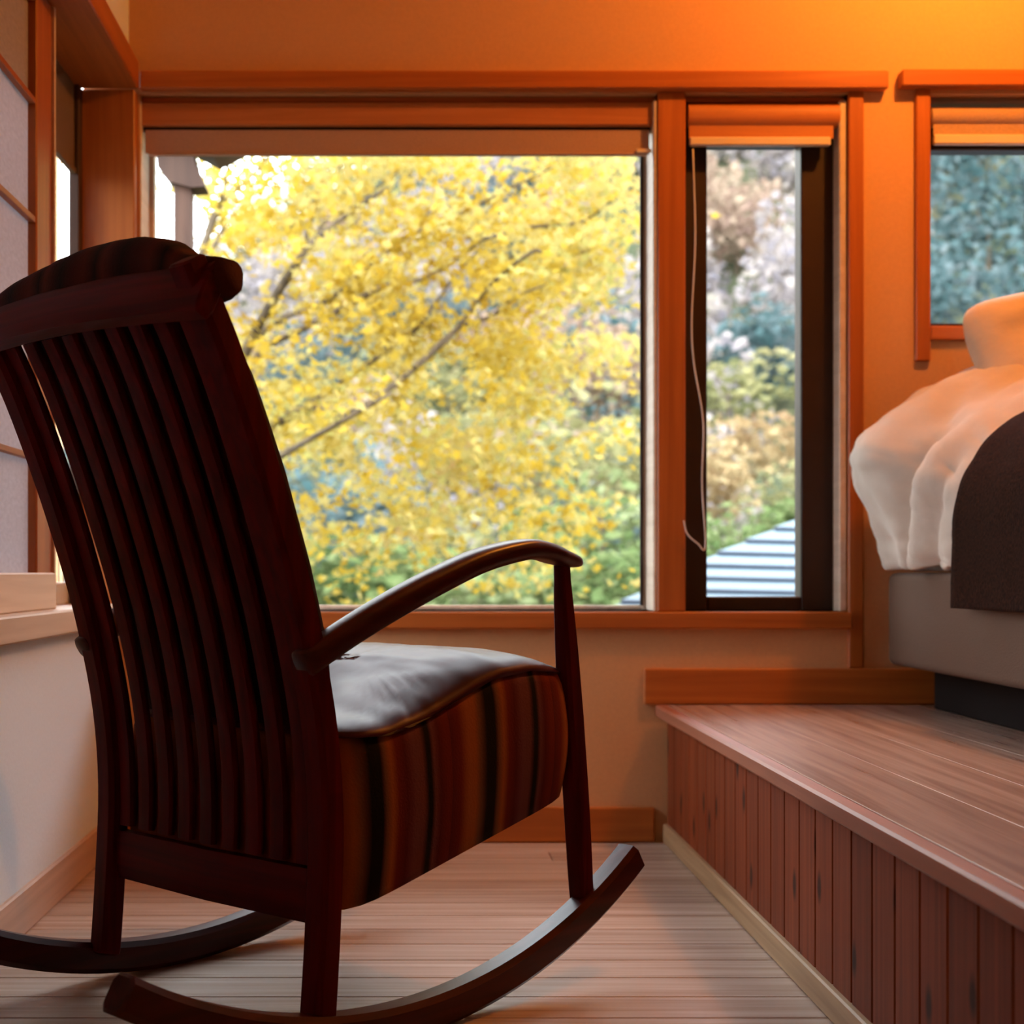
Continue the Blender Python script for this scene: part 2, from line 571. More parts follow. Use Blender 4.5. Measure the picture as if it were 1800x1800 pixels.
# ------------------------------------------------------------------ windows
def window(name, lab, x0, x1, z0, z1, yy, l, r, b, t, mat, dep=0.04):
    e = tag(empty(name, ((x0 + x1) / 2, yy, z0)), lab, kind='structure')
    box('stile', x0, x0 + l, yy, yy + dep, z0, z1, mat, e)
    box('stile', x1 - r, x1, yy, yy + dep, z0, z1, mat, e)
    box('bottom_rail', x0 + l, x1 - r, yy, yy + dep, z0, z0 + b, mat, e)
    box('top_rail', x0 + l, x1 - r, yy, yy + dep, z1 - t, z1, mat, e)
    box('pane', x0 + l - 0.004, x1 - r + 0.004, yy + dep * 0.45, yy + dep * 0.45 + 0.005, z0 + b - 0.004, z1 - t + 0.004, M['glass'], e, 0)
    return e
window('window_1', 'large picture window filled with the yellow maple', -0.650, 0.595, 0.554, 1.785, 3.606, 0.014, 0.017, 0.012, 0.03, M['sill_y'])
t_('trim_14', 'pale jamb strip at the right of the picture window', 0.586, 0.5955, W - 0.002, 3.605, 0.554, 1.785, m='sill_y')
t_('trim_15', 'pale jamb strip at the left of the picture window', -0.6545, -0.646, W + 0.001, 3.605, 0.554, 1.785, m='sill_y')
box('dark_seal', 0.572, 0.580, 3.599, 3.606, 0.566, 1.70, M['sash'], bpy.data.objects['window_1'], 0.001)
window('window_2', 'narrow window with a dark sash showing the tiled roof', 0.668, 1.034, 0.554, 1.785, 3.54, 0.058, 0.079, 0.035, 0.09, M['sash'], 0.06)
t_('trim_13', 'pale jamb strip at the right of the narrow window', 1.034, 1.053, W + 0.001, W + 0.14, 0.554, 1.785, m='sill_y')
window('window_3', 'bedside window with a dark sash showing the wooded slope', 1.25, 2.52, 1.240, 1.785, 3.56, 0.016, 0.03, 0.02, 0.10, M['sash'], 0.05)
# left wall glazed window behind the shoji
e4 = tag(empty('window_4', (-0.82, 0.8, 0.574)), 'outer left window partly screened by the shoji', kind='structure')
for a, b in ((3.42, 3.455), (1.60, 1.66), (-0.1, -0.04), (-1.9, -1.84)):
    box('stile', -0.845 if a < 3 else -0.804, -0.805 if a < 3 else -0.779, a, b, 0.574, 1.80, M['porch'], e4)
for a, b in ((1.66, 3.452), (-0.04, 1.60), (-1.84, -0.1)):
    box('bottom_rail', -0.845, -0.805, a, b, 0.574, 0.625, M['white_frame'], e4)
    box('pane', -0.828, -0.823, a - 0.004, b + 0.004, 0.62, 1.78, M['glass'], e4, 0)
# ------------------------------------------------------------------ shoji screen
sx0, sx1 = -0.752, -0.728
sh = tag(empty('shoji_screen', (-0.74, 2.0, 0.574)), 'paper shoji screen in a cedar frame standing on the left sill', 'screen')
Y0, Y1 = 1.05, 2.950
for a, b in ((Y0, Y0 + 0.05), (Y1 - 0.115, Y1)):
    box('stile', sx0, sx1, a, b, 0.574, 1.80, M['trim_z'], sh)
box('stile_edge', sx0 + 0.001, sx1 + 0.006, Y1 + 0.0005, Y1 + 0.012, 0.574, 1.80, M['sill_y'], sh, 0.001)
box('bottom_rail', sx0 + 0.001, sx1 + 0.007, Y0 + 0.05, Y1 + 0.012, 0.5745, 0.648, M['sill_y'], sh)
box('top_rail', sx0, sx1, Y0 + 0.05, Y1 - 0.115, 1.765, 1.80, M['trim_y'], sh)
zs = [0.648, 0.874, 1.106, 1.338, 1.570, 1.765]
for z in zs[1:-1]:
    box('muntin', sx0 + 0.008, sx1 - 0.003, Y0 + 0.05, Y1 - 0.115, z - 0.006, z + 0.006, M['trim_y'], sh, 0.001)
vb = [Y0 + 0.05, 1.70, 2.27, Y1 - 0.115]
for yv in vb[1:-1]:
    box('muntin', sx0 + 0.008, sx1 - 0.003, yv - 0.006, yv + 0.006, 0.648, 1.765, M['trim_z'], sh, 0.001)
for a, b in zip(zs, zs[1:]):
    for c, d in zip(vb, vb[1:]):
        box('paper_panel', sx0 + 0.005, sx0 + 0.0062, c - 0.002, d + 0.002, a - 0.002, b + 0.002, M['paper'], sh, 0)
# second shoji leaf, out of view, kept for the daylight through its paper
s2 = tag(empty('shoji_screen', (-0.768, 0.2, 0.574)), 'second shoji leaf sliding behind the first, out toward the viewer', 'screen')
for a, b in ((-0.85, -0.80), (1.07, 1.12)):
    box('stile', -0.780, -0.757, a, b, 0.574, 1.80, M['trim_z'], s2)
box('bottom_rail', -0.780, -0.757, -0.80, 1.07, 0.574, 0.648, M['trim_y'], s2)
box('top_rail', -0.780, -0.757, -0.80, 1.07, 1.765, 1.80, M['trim_y'], s2)
for a, b in zip(zs, zs[1:]):
    box('paper_panel', -0.776, -0.7748, -0.802, 1.072, a + 0.006, b - 0.006, M['paper'], s2, 0)
    if b < 1.7: box('muntin', -0.773, -0.760, -0.80, 1.07, b - 0.006, b + 0.006, M['trim_y'], s2, 0.001)

# ------------------------------------------------------------------ roller blinds
def cloth_strip(name, x0, x1, y0, z0, z1, mat, parent, amp=0.0, along='x'):
    """thin hanging cloth with thickness"""
    n = 40
    rings = []
    for i in range(n + 1):
        s = i / n
        xx = x0 + (x1 - x0) * s
        w = amp * math.sin(s * 17) * 0.5 + amp * math.sin(s * 41 + 1)
        zb = z0 + w
        pts = []
        for (yy, zz) in ((y0, zb), (y0 + 0.004, zb), (y0 + 0.004, z1), (y0, z1)):
            pts.append(Vector((xx, yy, zz)) if along == 'x' else Vector((yy, xx, zz)))
        rings.append(pts)
    me = grid_mesh(name, rings)
    return link_mesh(name, me, mat, parent, -wloc(parent))

b1 = tag(empty('roller_blind', (-0.03, 3.52, 1.785)), 'wide roller blind rolled up at the top of the picture window', 'blind')
box('head_box', -0.648, 0.586, 3.500, 3.55, 1.727, 1.783, M['blind_box'], b1)
box('shadow_gap', -0.645, 0.583, 3.515, 3.55, 1.719, 1.727, M['sash'], b1, 0)  # solid near-black strip, paints the shade between box and cloth
cloth_strip('cloth', -0.640, 0.580, 3.512, 1.662, 1.7195, M['blind'], b1, 0.0015)
box('bottom_bar', -0.632, 0.576, 3.508, 3.524, 1.658, 1.664, M['blind'], b1, 0.002)
box('end_cap', 0.548, 0.584, 3.503, 3.511, 1.662, 1.672, M['blind_bar'], b1, 0.001)

b2 = tag(empty('roller_blind', (0.858, 3.52, 1.785)), 'short roller blind at the top of the narrow window', 'blind')
b2m = sweep([(0.672, 3.512, 1.752), (1.036, 3.512, 1.752)], (0, 1, 0), lambda s: (0.024, 0.030), 16, 2.4)
auto_smooth(link_mesh('roll', b2m, M['blind_box'], b2, -wloc(b2)))
cloth_strip('cloth', 0.674, 1.022, 3.498, 1.695, 1.735, M['blind_box'], b2, 0)
box('bottom_bar', 0.674, 1.014, 3.490, 3.506, 1.676, 1.697, M['blind_bar'], b2, 0.003)
# pull cord hanging in a loop
pts = smooth_pts([P(1218, 262, 3.485), P(1222, 420, 3.485), P(1216, 560, 3.485), P(1220, 640, 3.485), P(1236, 740, 3.485), P(1234, 850, 3.485), P(1240, 960, 3.485),
                  P(1226, 955, 3.475), P(1208, 938, 3.470), P(1202, 915, 3.468)], 60)
cm = sweep(pts, (0, 1, 0), lambda s: (0.0018, 0.0018), 6, 2, False)
link_mesh('pull_cord', cm, M['cord'], b2, -wloc(b2), True)
b3 = tag(empty('roller_blind', (1.9, 3.52, 1.785)), 'roller blind at the top of the bedside window', 'blind')
rm = sweep([(1.262, 3.520, 1.752), (2.51, 3.520, 1.752)], (0, 1, 0), lambda s: (0.024, 0.024), 16, 2.2)
auto_smooth(link_mesh('roll', rm, M['blind'], b3, -wloc(b3)))
cloth_strip('cloth', 1.266, 2.505, 3.506, 1.705, 1.752, M['blind'], b3, 0)
box('bottom_bar', 1.266, 2.505, 3.500, 3.516, 1.682, 1.706, M['blind_bar'], b3, 0.003)
b4 = tag(empty('roller_blind', (-0.79, 2.4, 1.785)), 'brown roller blind drawn halfway down the left window', 'blind')
cloth_strip('cloth', 1.70, 3.452, -0.795, 1.60, 1.799, M['blind_brown'], b4, 0, 'y')
box('bottom_bar', -0.800, -0.786, 1.70, 3.452, 1.588, 1.602, M['blind_brown'], b4, 0.002)

# ------------------------------------------------------------------ raised platform
pf = tag(empty('raised_platform', (1.9, 2.0, 0)), 'low raised wooden platform with knotty boarded front carrying the bed', 'platform')
PX = 0.617
yy = W - 0.016
rnd = random.Random(5)
xw = [0.588 + 0.030]
while xw[-1] < XR - 0.01:
    xw.append(min(xw[-1] + 0.148, XR - 0.004))
for a, b in zip(xw, xw[1:]):
    if b - a < 0.02: continue
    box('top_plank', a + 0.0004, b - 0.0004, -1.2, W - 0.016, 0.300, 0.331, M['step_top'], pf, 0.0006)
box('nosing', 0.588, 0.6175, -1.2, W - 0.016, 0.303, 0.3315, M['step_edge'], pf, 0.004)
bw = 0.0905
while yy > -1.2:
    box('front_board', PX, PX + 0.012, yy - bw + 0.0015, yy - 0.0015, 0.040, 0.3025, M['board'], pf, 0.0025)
    yy -= bw
box('kickboard', PX - 0.010, PX + 0.012, -1.2, W - 0.016, 0.0005, 0.047, M['kick'], pf, 0.003)
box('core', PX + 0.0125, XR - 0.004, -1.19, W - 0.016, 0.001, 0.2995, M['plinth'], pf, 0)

# ------------------------------------------------------------------ bed
bed = tag(empty('bed', (1.83, 2.4, 0.331)), 'low bed on a taupe upholstered base standing on the platform', 'bed')
BX = 1.12
BH = 3.405
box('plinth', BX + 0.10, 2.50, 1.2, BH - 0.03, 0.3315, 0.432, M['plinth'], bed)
def rounded_box(name, x0, x1, y0, y1, z0, z1, r, mat, parent, seg=4):
    bm = bmesh.new()
    bmesh.ops.create_cube(bm, size=1)
    for v in bm.verts:
        v.co = Vector((v.co.x * (x1 - x0), v.co.y * (y1 - y0), v.co.z * (z1 - z0)))
    bmesh.ops.bevel(bm, geom=bm.edges[:], offset=r, segments=seg, profile=0.5, affect='EDGES')
    me = bpy.data.meshes.new(name)
    bm.to_mesh(me)
    bm.free()
    c = Vector(((x0 + x1) / 2, (y0 + y1) / 2, (z0 + z1) / 2)) - wloc(parent)
    o = link_mesh(name, me, mat, parent, c, True)
    return o
rounded_box('base', BX, 2.62, 1.1, BH, 0.432, 0.648, 0.018, M['bed_base'], bed)
rounded_box('mattress', BX + 0.015, 2.61, 1.12, BH - 0.005, 0.652, 0.84, 0.04, M['linen'], bed)

def fbm(p, o=3):
    return mnoise.fractal(Vector(p), 1.0, 2.0, o)

# duvet: profile over the bed's left edge, piled higher towards the pillows
def prof(s, yv):
    """s 0..1 from the hanging hem on the left side over the top to the far right"""
    far = [(1.118, 0.665), (1.108, 0.70), (1.085, 0.765), (1.048, 0.85), (1.035, 0.915), (1.060, 0.965), (1.115, 1.015), (1.19, 1.062), (1.29, 1.105), (1.40, 1.145), (1.60, 1.18), (1.95, 1.17), (2.30, 1.10), (2.58, 0.98), (2.66, 0.86)]
    mid = [(1.116, 0.665), (1.110, 0.70), (1.104, 0.765), (1.100, 0.82), (1.112, 0.88), (1.135, 0.925), (1.175, 0.965), (1.23, 1.005), (1.31, 1.045), (1.41, 1.075), (1.60, 1.11), (1.95, 1.11), (2.30, 1.06), (2.58, 0.96), (2.66, 0.84)]
    near = [(1.118, 0.655), (1.120, 0.68), (1.122, 0.72), (1.126, 0.77), (1.138, 0.815), (1.155, 0.85), (1.178, 0.885), (1.21, 0.915), (1.26, 0.945), (1.33, 0.965), (1.55, 1.0), (1.95, 1.0), (2.30, 0.98), (2.58, 0.92), (2.66, 0.80)]
    if yv > 3.15:
        f = max(0, min(1, (yv - 3.15) / 0.17)); A, B = mid, far
    else:
        f = max(0, min(1, (yv - 2.88) / 0.27)); A, B = near, mid
    f = f * f * (3 - 2 * f)
    x = s * (len(A) - 1)
    k = min(int(x), len(A) - 2)
    g = x - k
    def cr(T):
        q = [T[max(k - 1, 0)], T[k], T[k + 1], T[min(k + 2, len(T) - 1)]]
        return [0.5 * (2 * q[1][i] + (q[2][i] - q[0][i]) * g + (2 * q[0][i] - 5 * q[1][i] + 4 * q[2][i] - q[3][i]) * g * g + (3 * q[1][i] - q[0][i] - 3 * q[2][i] + q[3][i]) * g ** 3) for i in (0, 1)]
    a, b = cr(A), cr(B)
    return a[0] * (1 - f) + b[0] * f, a[1] * (1 - f) + b[1] * f

def drape(name, y0, y1, s0, s1, mat, off, wr, ny=70, ns=90, label=None, cat=None, thick=0.012, seed=0, hem=None):
    vs, fs = [], []
    for i in range(ny + 1):
        yv = y0 + (y1 - y0) * i / ny
        for j in range(ns + 1):
            s = s0 + (s1 - s0) * j / ns
            x, z = prof(s, yv)
            x2, z2 = prof(min(s + 0.01, 1), yv)
            x1, z1 = prof(max(s - 0.01, 0), yv)
            tx, tz = x2 - x1, z2 - z1
            l = math.hypot(tx, tz) + 1e-9
            nx, nz = -tz / l, tx / l
            w = wr * (fbm((yv * 7 + seed, s * 9, seed)) + 0.5 * fbm((yv * 16 - s * 12, s * 14, 3 + seed)))
            if hem and s < 0.25:
                w += hem * (1 - s / 0.25) * math.sin(yv * 46 + 3 * math.sin(yv * 9))
            if hem and s < 0.5:
                yc = 3.175 - 0.9 * (s - 0.2) * 0.25
                w -= 0.030 * math.exp(-((yv - yc) / 0.022) ** 2) * min(1, (0.5 - s) * 5)
                w += 0.016 * math.exp(-((yv - yc + 0.06) / 0.035) ** 2) * min(1, (0.5 - s) * 5)
                w -= 0.016 * math.exp(-((yv - yc + 0.135) / 0.018) ** 2) * min(1, (0.45 - s) * 5) if s < 0.45 else 0
            vs.append((x + nx * (off + w), yv, z + nz * (off + w)))
    n = ns + 1
    for i in range(ny):
        for j in range(ns):
            fs.append((i * n + j, (i + 1) * n + j, (i + 1) * n + j + 1, i * n + j + 1))
    me = bpy.data.meshes.new(name)
    cx = Vector(((BX + 2.6) / 2, (y0 + y1) / 2, 0.85))
    me.from_pydata([tuple(Vector(v) - cx) for v in vs], [], fs)
    o = link_mesh(name, me, mat, None, cx, True)
    md = o.modifiers.new('thick', 'SOLIDIFY')
    md.thickness = thick
    md.offset = 0
    if label: tag(o, label, cat)
    return o
drape('duvet', 1.35, 3.385, 0.0, 1.0, M['linen'], -0.008, 0.0105, 110, 110, 'puffy white duvet spread over the bed and hanging down its side', 'duvet', 0.03, 1, hem=0.009)
drape('throw_blanket', 1.5, 2.905, -0.0, 1.0, M['throw'], 0.032, 0.0025, 60, 90, 'dark brown woven throw laid across the foot of the bed', 'blanket', 0.008, 4)
# pull the throw's side below the mattress
th = bpy.data.objects['throw_blanket']
for v in th.data.vertices:
    z = v.co.z + th.location.z
    if z < 0.70 and v.co.x < 0:
        v.co.z -= (0.70 - z) * 1.9
        v.co.x = min(v.co.x, BX - 0.012 - th.location.x)
def pillow(name, loc, size, rot, mat, label, seed):
    n = 28
    vs, fs = [], []
    for side in (1, -1):
        for i in range(n + 1):
            for j in range(n + 1):
                u, v = 2 * i / n - 1, 2 * j / n - 1
                h = (max(0, 1 - abs(u) ** 2.6) * max(0, 1 - abs(v) ** 2.6)) ** 0.5
                cr_ = 1 - 0.13 * (abs(u) * abs(v)) ** 3
                u, v = u * cr_, v * cr_
                pin2 = 1 - 0.07 * (1 - abs(v)) * abs(u)
                w = 0.20 * fbm((u * 3.2 + seed, v * 2.2, seed)) * h
                vs.append((u * size[0] / 2 * pin2, v * size[1] / 2, side * size[2] / 2 * (h + w)))
    m = (n + 1) ** 2
    for k, o in ((0, 0), (1, m)):
        for i in range(n):
            for j in range(n):
                f = (o + i * (n + 1) + j, o + (i + 1) * (n + 1) + j, o + (i + 1) * (n + 1) + j + 1, o + i * (n + 1) + j + 1)
                fs.append(f if k == 0 else f[::-1])
    me = bpy.data.meshes.new(name)
    me.from_pydata(vs, [], fs)
    bm = bmesh.new()
    bm.from_mesh(me)
    bmesh.ops.remove_doubles(bm, verts=bm.verts, dist=0.0006)
    bm.to_mesh(me)
    bm.free()
    o = link_mesh(name, me, mat, None, loc, True)
    o.rotation_euler = rot
    return tag(o, label, 'pillow')
pillow('pillow', (1.645, 3.335, 1.125), (0.76, 0.40, 0.22), (math.radians(64), math.radians(-3), math.radians(6)), M['pillow'], 'plump white pillow leaning against the bedside window wall', 2)

# ------------------------------------------------------------------ rocking chair
TH = 0.7853
dn = Vector((math.sin(TH), math.cos(TH), 0))      # forward
un_ = Vector((math.cos(TH), -math.sin(TH), 0))     # to its right
U0, T0 = -0.2925, 0.1844
cb = Vector((-0.1145, 1.8914, 0)) + un_ * U0 + dn * T0
ch = tag(empty('rocking_chair', (cb.x, cb.y, 0), -TH), 'dark red wooden rocking chair with tall slatted back and striped seat', 'chair')
def C(u, t, z): return Vector((u - U0, t - T0, z))
def cpart(name, me, mat, ang=40, parent=ch):
    return auto_smooth(link_mesh(name, me, mat, parent), ang)

RR, RT = 0.9724, 0.0492
for u in (-0.022, -0.564):
    pts = []
    r = RR - RT / 2
    a0, a1 = math.asin((-0.297 - T0) / r), math.asin((0.703 - T0) / r)
    for i in range(41):
        a = a0 + (a1 - a0) * i / 40
        pts.append(C(u, T0 + r * math.sin(a), RR - r * math.cos(a)))
    cpart('rocker', sweep(pts, (1, 0, 0), lambda s: (0.0215, RT / 2), 16, 7), M['mahogany_y'], 30)

post_tz = [(0.020, 0.052), (0.023, 0.072), (0.031, 0.184), (0.036, 0.312), (0.026, 0.434), (0.000, 0.556), (-0.029, 0.654), (-0.073, 0.778), (-0.129, 0.911), (-0.178, 1.004), (-0.192, 1.030)]
for u in (-0.0325, -0.5375):
    pts = smooth_pts([C(u, t, z) for t, z in post_tz], 40)
    cpart('back_post', sweep(pts, (1, 0, 0), lambda s: (0.0225, 0.0185), 16, 7), M['mahogany'], 30)

leg_tz = [(0.584, 0.118), (0.581, 0.135), (0.567, 0.292), (0.553, 0.42), (0.545, 0.51), (0.535, 0.61), (0.531, 0.668)]
for u in (-0.030, -0.562):
    splay = 0.0 if u > -0.3 else 1.0
    pts = smooth_pts([C(u - 0.035 * splay * (z - 0.1) / 0.56, t - 0.070 * splay * (z - 0.1) / 0.56, z) for t, z in leg_tz], 30)
    def sz(s):
        w = np.interp(s, [0, 0.25, 0.5, 0.7, 0.9, 1], [0.0145, 0.0175, 0.018, 0.0155, 0.0115, 0.0110])
        return (float(w), float(w))
    cpart('front_leg', sweep(pts, (1, 0, 0), sz, 16, 5), M['mahogany'], 35)

arm_tz = [(-0.012, 0.530), (0.057, 0.566), (0.142, 0.604), (0.233, 0.639), (0.320, 0.667), (0.410, 0.683), (0.460, 0.682), (0.500, 0.674), (0.555, 0.664)]
for s_, u in ((1, -0.022), (-1, -0.548)):
    pts = smooth_pts([C(u + s_ * 0.012 * math.sin(min(1, i / 8) * math.pi) - (0.05 * i / 8 if s_ < 0 else 0), t * (1 if s_ > 0 else 0.86), z) for i, (t, z) in enumerate(arm_tz)], 48)
    def az(s):
        w = np.interp(s, [0, 0.3, 0.6, 0.85, 0.97, 1], [0.020, 0.024, 0.027, 0.030, 0.024, 0.016])
        h = np.interp(s, [0, 0.3, 0.6, 0.85, 0.97, 1], [0.019, 0.019, 0.0165, 0.013, 0.010, 0.007])
        return (float(w), float(h))
    cpart('armrest', sweep(pts, (1, 0, 0), az, 20, 3.0), M['mahogany_y'], 50)

# lower rails
cpart('rear_rail', sweep([C(-0.517, 0.040, 0.207), C(-0.29, 0.036, 0.208), C(-0.053, 0.040, 0.212)], (0, 1, 0), lambda s: (0.012, 0.037), 16, 8, False), M['mahogany_x'], 30)
cpart('front_rail', sweep([C(-0.523, 0.553, 0.36), C(-0.047, 0.553, 0.36)], (0, 1, 0), lambda s: (0.011, 0.03), 16, 8, False), M['mahogany_x'], 30)
for u in (-0.5375, -0.0325):
    cpart('side_rail', sweep([C(u + (0.012 if u < -0.3 else -0.012), 0.078, 0.266), C(u + (0.012 if u < -0.3 else -0.012), 0.545, 0.365)], (1, 0, 0), lambda s: (0.009, 0.028), 16, 8, False), M['mahogany_y'], 30)

# slats
ns = 9
for i in range(ns):
    u = -0.4985 + (0.4235) * i / (ns - 1)
    cv = 0.012 * (1 - ((i - 4) / 4) ** 2)
    pts = smooth_pts([C(u, t + 0.002 - cv * 0.3 , z) for t, z in post_tz[2:-1]], 26)
    pts = [p for p in pts if 0.235 < p.z < 0.985]
    cpart('slat', sweep(pts, (1, 0, 0), lambda s: (0.0150, 0.0065), 12, 6, False), M['mahogany'], 30)

# crest rail
cr = []
for i in range(17):
    s = i / 16
    u = -0.600 + 0.598 * s
    cr.append(C(u, -0.178 - 0.012 * math.sin(s * math.pi), 0.993 + 0.010 * math.sin(s * math.pi) + 0.008 * (1 - s)))
cm_ = sweep(cr, (0, 0.42, 0.9), lambda s: (0.036, 0.015), 16, 6)
cpart('crest_rail', cm_, M['mahogany_x'], 30)

# seat cushion and striped cover
def rring(inset, zf, n=96, bul=0.0):
    u0, u1, t0, t1 = -0.553 + inset, -0.017 - inset, 0.056 + inset, 0.556 - inset
    rc = max(0.005, 0.035 - inset * 0.1)
    hu, ht = (u1 - u0) / 2, (t1 - t0) / 2
    cu, ct = (u0 + u1) / 2, (t0 + t1) / 2
    out = []
    for k in range(n):
        a = 2 * math.pi * k / n
        c, s = math.cos(a), math.sin(a)
        r = (abs(c) ** 9 + abs(s) ** 9) ** (-1 / 9)
        u, t = cu + c * r * (hu + bul), ct + s * r * (ht + bul)
        out.append(C(u, t, zf(u, t)))
    return out
ztop = lambda t: float(np.interp(t, [0.03, 0.14, 0.20, 0.254, 0.32, 0.378, 0.45, 0.52, 0.56], [0.428, 0.428, 0.440, 0.458, 0.484, 0.500, 0.503, 0.496, 0.485]))
zbot = lambda t: 0.184 + 0.238 * (t - 0.045)
rings = []
for k in range(13):
    h = k / 12
    b = 0.010 * math.sin(h * math.pi) - (0.0 if h < 0.9 else 0.004 * (h - 0.9) * 10)
    rings.append(rring(0.0, lambda u, t, h=h: zbot(t) * (1 - h) + (ztop(t) - 0.004) * h, bul=b))
me = grid_mesh('cover', rings, True, False)
sc_ = link_mesh('striped_cover', me, M['stripe'], ch, (0, 0, 0), True)
sd = sc_.modifiers.new('t', 'SOLIDIFY'); sd.thickness = 0.006; sd.offset = -1
sc_['label'] = 'red, orange and black striped blanket round the seat'
rings = []
for k in range(22):
    q = k / 21
    ins = 0.255 * q ** 1.5
    hgt = 0.040 * (1 - (1 - q) ** 3)
    def zf(u, t, q=q, hgt=hgt):
        w = 0.003 * fbm((u * 9, t * 14, 1)) * min(1, q * 4)
        gz = math.exp(-((t - 0.21) / 0.05) ** 2 - ((u + 0.075) / 0.045) ** 2)
        w += 0.0035 * gz * math.sin((t * 1.0 + u * 0.5) * 330)
        return ztop(t) - 0.004 + hgt * (0.55 + 0.45 * math.sin(min(1, max(0, t / 0.56)) * math.pi)) + w
    rings.append(rring(ins, zf, 160, bul=0.003 * math.sin(min(1, q * 3) * math.pi) if q < 0.34 else 0))
me = grid_mesh('cushion', rings)
sc2 = link_mesh('seat_cushion', me, M['leather'], ch, (0, 0, 0), True)
sc2['label'] = 'glossy burgundy seat cushion'

# back cushion in front of the slats
bc = []
for i in range(19):
    s = i / 18
    z = 0.435 + 0.56 * s
    t = float(np.interp(z, [p[1] for p in post_tz], [p[0] for p in post_tz])) + 0.046
    bc.append(C(-0.286, t, z))
bcm = sweep(bc, (1, 0, 0), lambda s: (0.2335 - 0.022 * max(0, (s - 0.80) / 0.2) ** 2 - 0.03 * max(0, (0.12 - s) / 0.12), 0.008 + 0.024 * (1 - abs(2 * s - 1) ** 3)), 24, 3.5)
bco = link_mesh('back_cushion', bcm, M['stripe_dark'], ch, (0, 0, 0), True)
bco['label'] = 'dark striped back cushion'
# head cushion: roll plus plump top, one body
hp = []
for i in range(33):
    s = i / 32
    hp.append((-0.615 + 0.618 * s, s))
rings = []
for u, s in hp:
    d = -u
    top = float(np.interp(d, [-0.01, 0.0, 0.03, 0.07, 0.12, 0.18, 0.28, 0.40, 0.50, 0.56, 0.60, 0.62], [1.028, 1.036, 1.042, 1.050, 1.078, 1.092, 1.098, 1.088, 1.070, 1.055, 1.035, 1.02]))
    bot = float(np.interp(d, [-0.01, 0.0, 0.05, 0.5, 0.62], [0.996, 0.988, 0.984, 0.990, 1.005]))
    hw = float(np.interp(d, [-0.01, 0.0, 0.04, 0.3, 0.58, 0.62], [0.016, 0.024, 0.030, 0.052, 0.034, 0.018]))
    ct = -0.160 + 0.5 * (hw - 0.03) + 0.01
    ring = []
    for k in range(20):
        a = 2 * math.pi * k / 20
        c, sn = math.cos(a), math.sin(a)
        r = (abs(c) ** 2.8 + abs(sn) ** 2.8) ** (-1 / 2.8)
        w = 1 + 0.05 * fbm((u * 12, k * 0.5, 4))
        ring.append(C(u, ct + c * r * hw * w, (top + bot) / 2 + sn * r * (top - bot) / 2 * w))
    rings.append(ring)
hpo = link_mesh('head_cushion', grid_mesh('hc', rings), M['stripe_dark'], ch, (0, 0, 0), True)
hpo['label'] = 'dark striped head cushion draped over the crest'

# ------------------------------------------------------------------ lamp over the bed (out of frame)
lp = tag(empty('globe_lamp', (1.34, 2.88, CEIL)), 'small globe ceiling lamp above the bed', 'lamp')
box('base_plate', 1.29, 1.39, 2.83, 2.93, CEIL - 0.02, CEIL, M['brass'], lp, 0.004)
bm = bmesh.new()
bmesh.ops.create_uvsphere(bm, u_segments=24, v_segments=16, radius=0.034)
me = bpy.data.meshes.new('globe')
bm.to_mesh(me); bm.free()
gl = link_mesh('globe', me, emit_mat('lamp_glow', LAMP_COL, LAMP * 8.4), lp, (0, 0, -0.077), True)

# ------------------------------------------------------------------ outside
out_rng = np.random.default_rng(11)
GZ = -3.2
def hill_h(X, Y):
    s = max(0.0, min(1.0, (Y - 26) / 80.0))
    crest = float(np.interp(X / max(Y, 1) * 2550 + 720, [-700, 80, 300, 450, 640, 760, 1100, 1400, 1700, 2600], [10, 13, 19, 27, 31, 35, 41, 47, 54, 60]))
    h = GZ + s ** 0.9 * (crest * max(0.3, Y / 106.0 if Y < 106 else 1) - GZ * 0.6)
    return h + 1.2 * fbm((X * 0.05, Y * 0.05, 0))
gx = np.linspace(-90, 140, 60)
gy = np.linspace(-70, 125, 56)
vs = [(float(x), float(yv), hill_h(float(x), float(yv))) for yv in gy for x in gx]
fs = [(i * 60 + j, i * 60 + j + 1, (i + 1) * 60 + j + 1, (i + 1) * 60 + j) for i in range(55) for j in range(59)]
me = bpy.data.meshes.new('hillside')
me.from_pydata(vs, [], fs)
tag(link_mesh('hillside', me, M['ground'], None, (0, 0, 0), True), 'wooded hillside rising behind the trees', kind='structure')

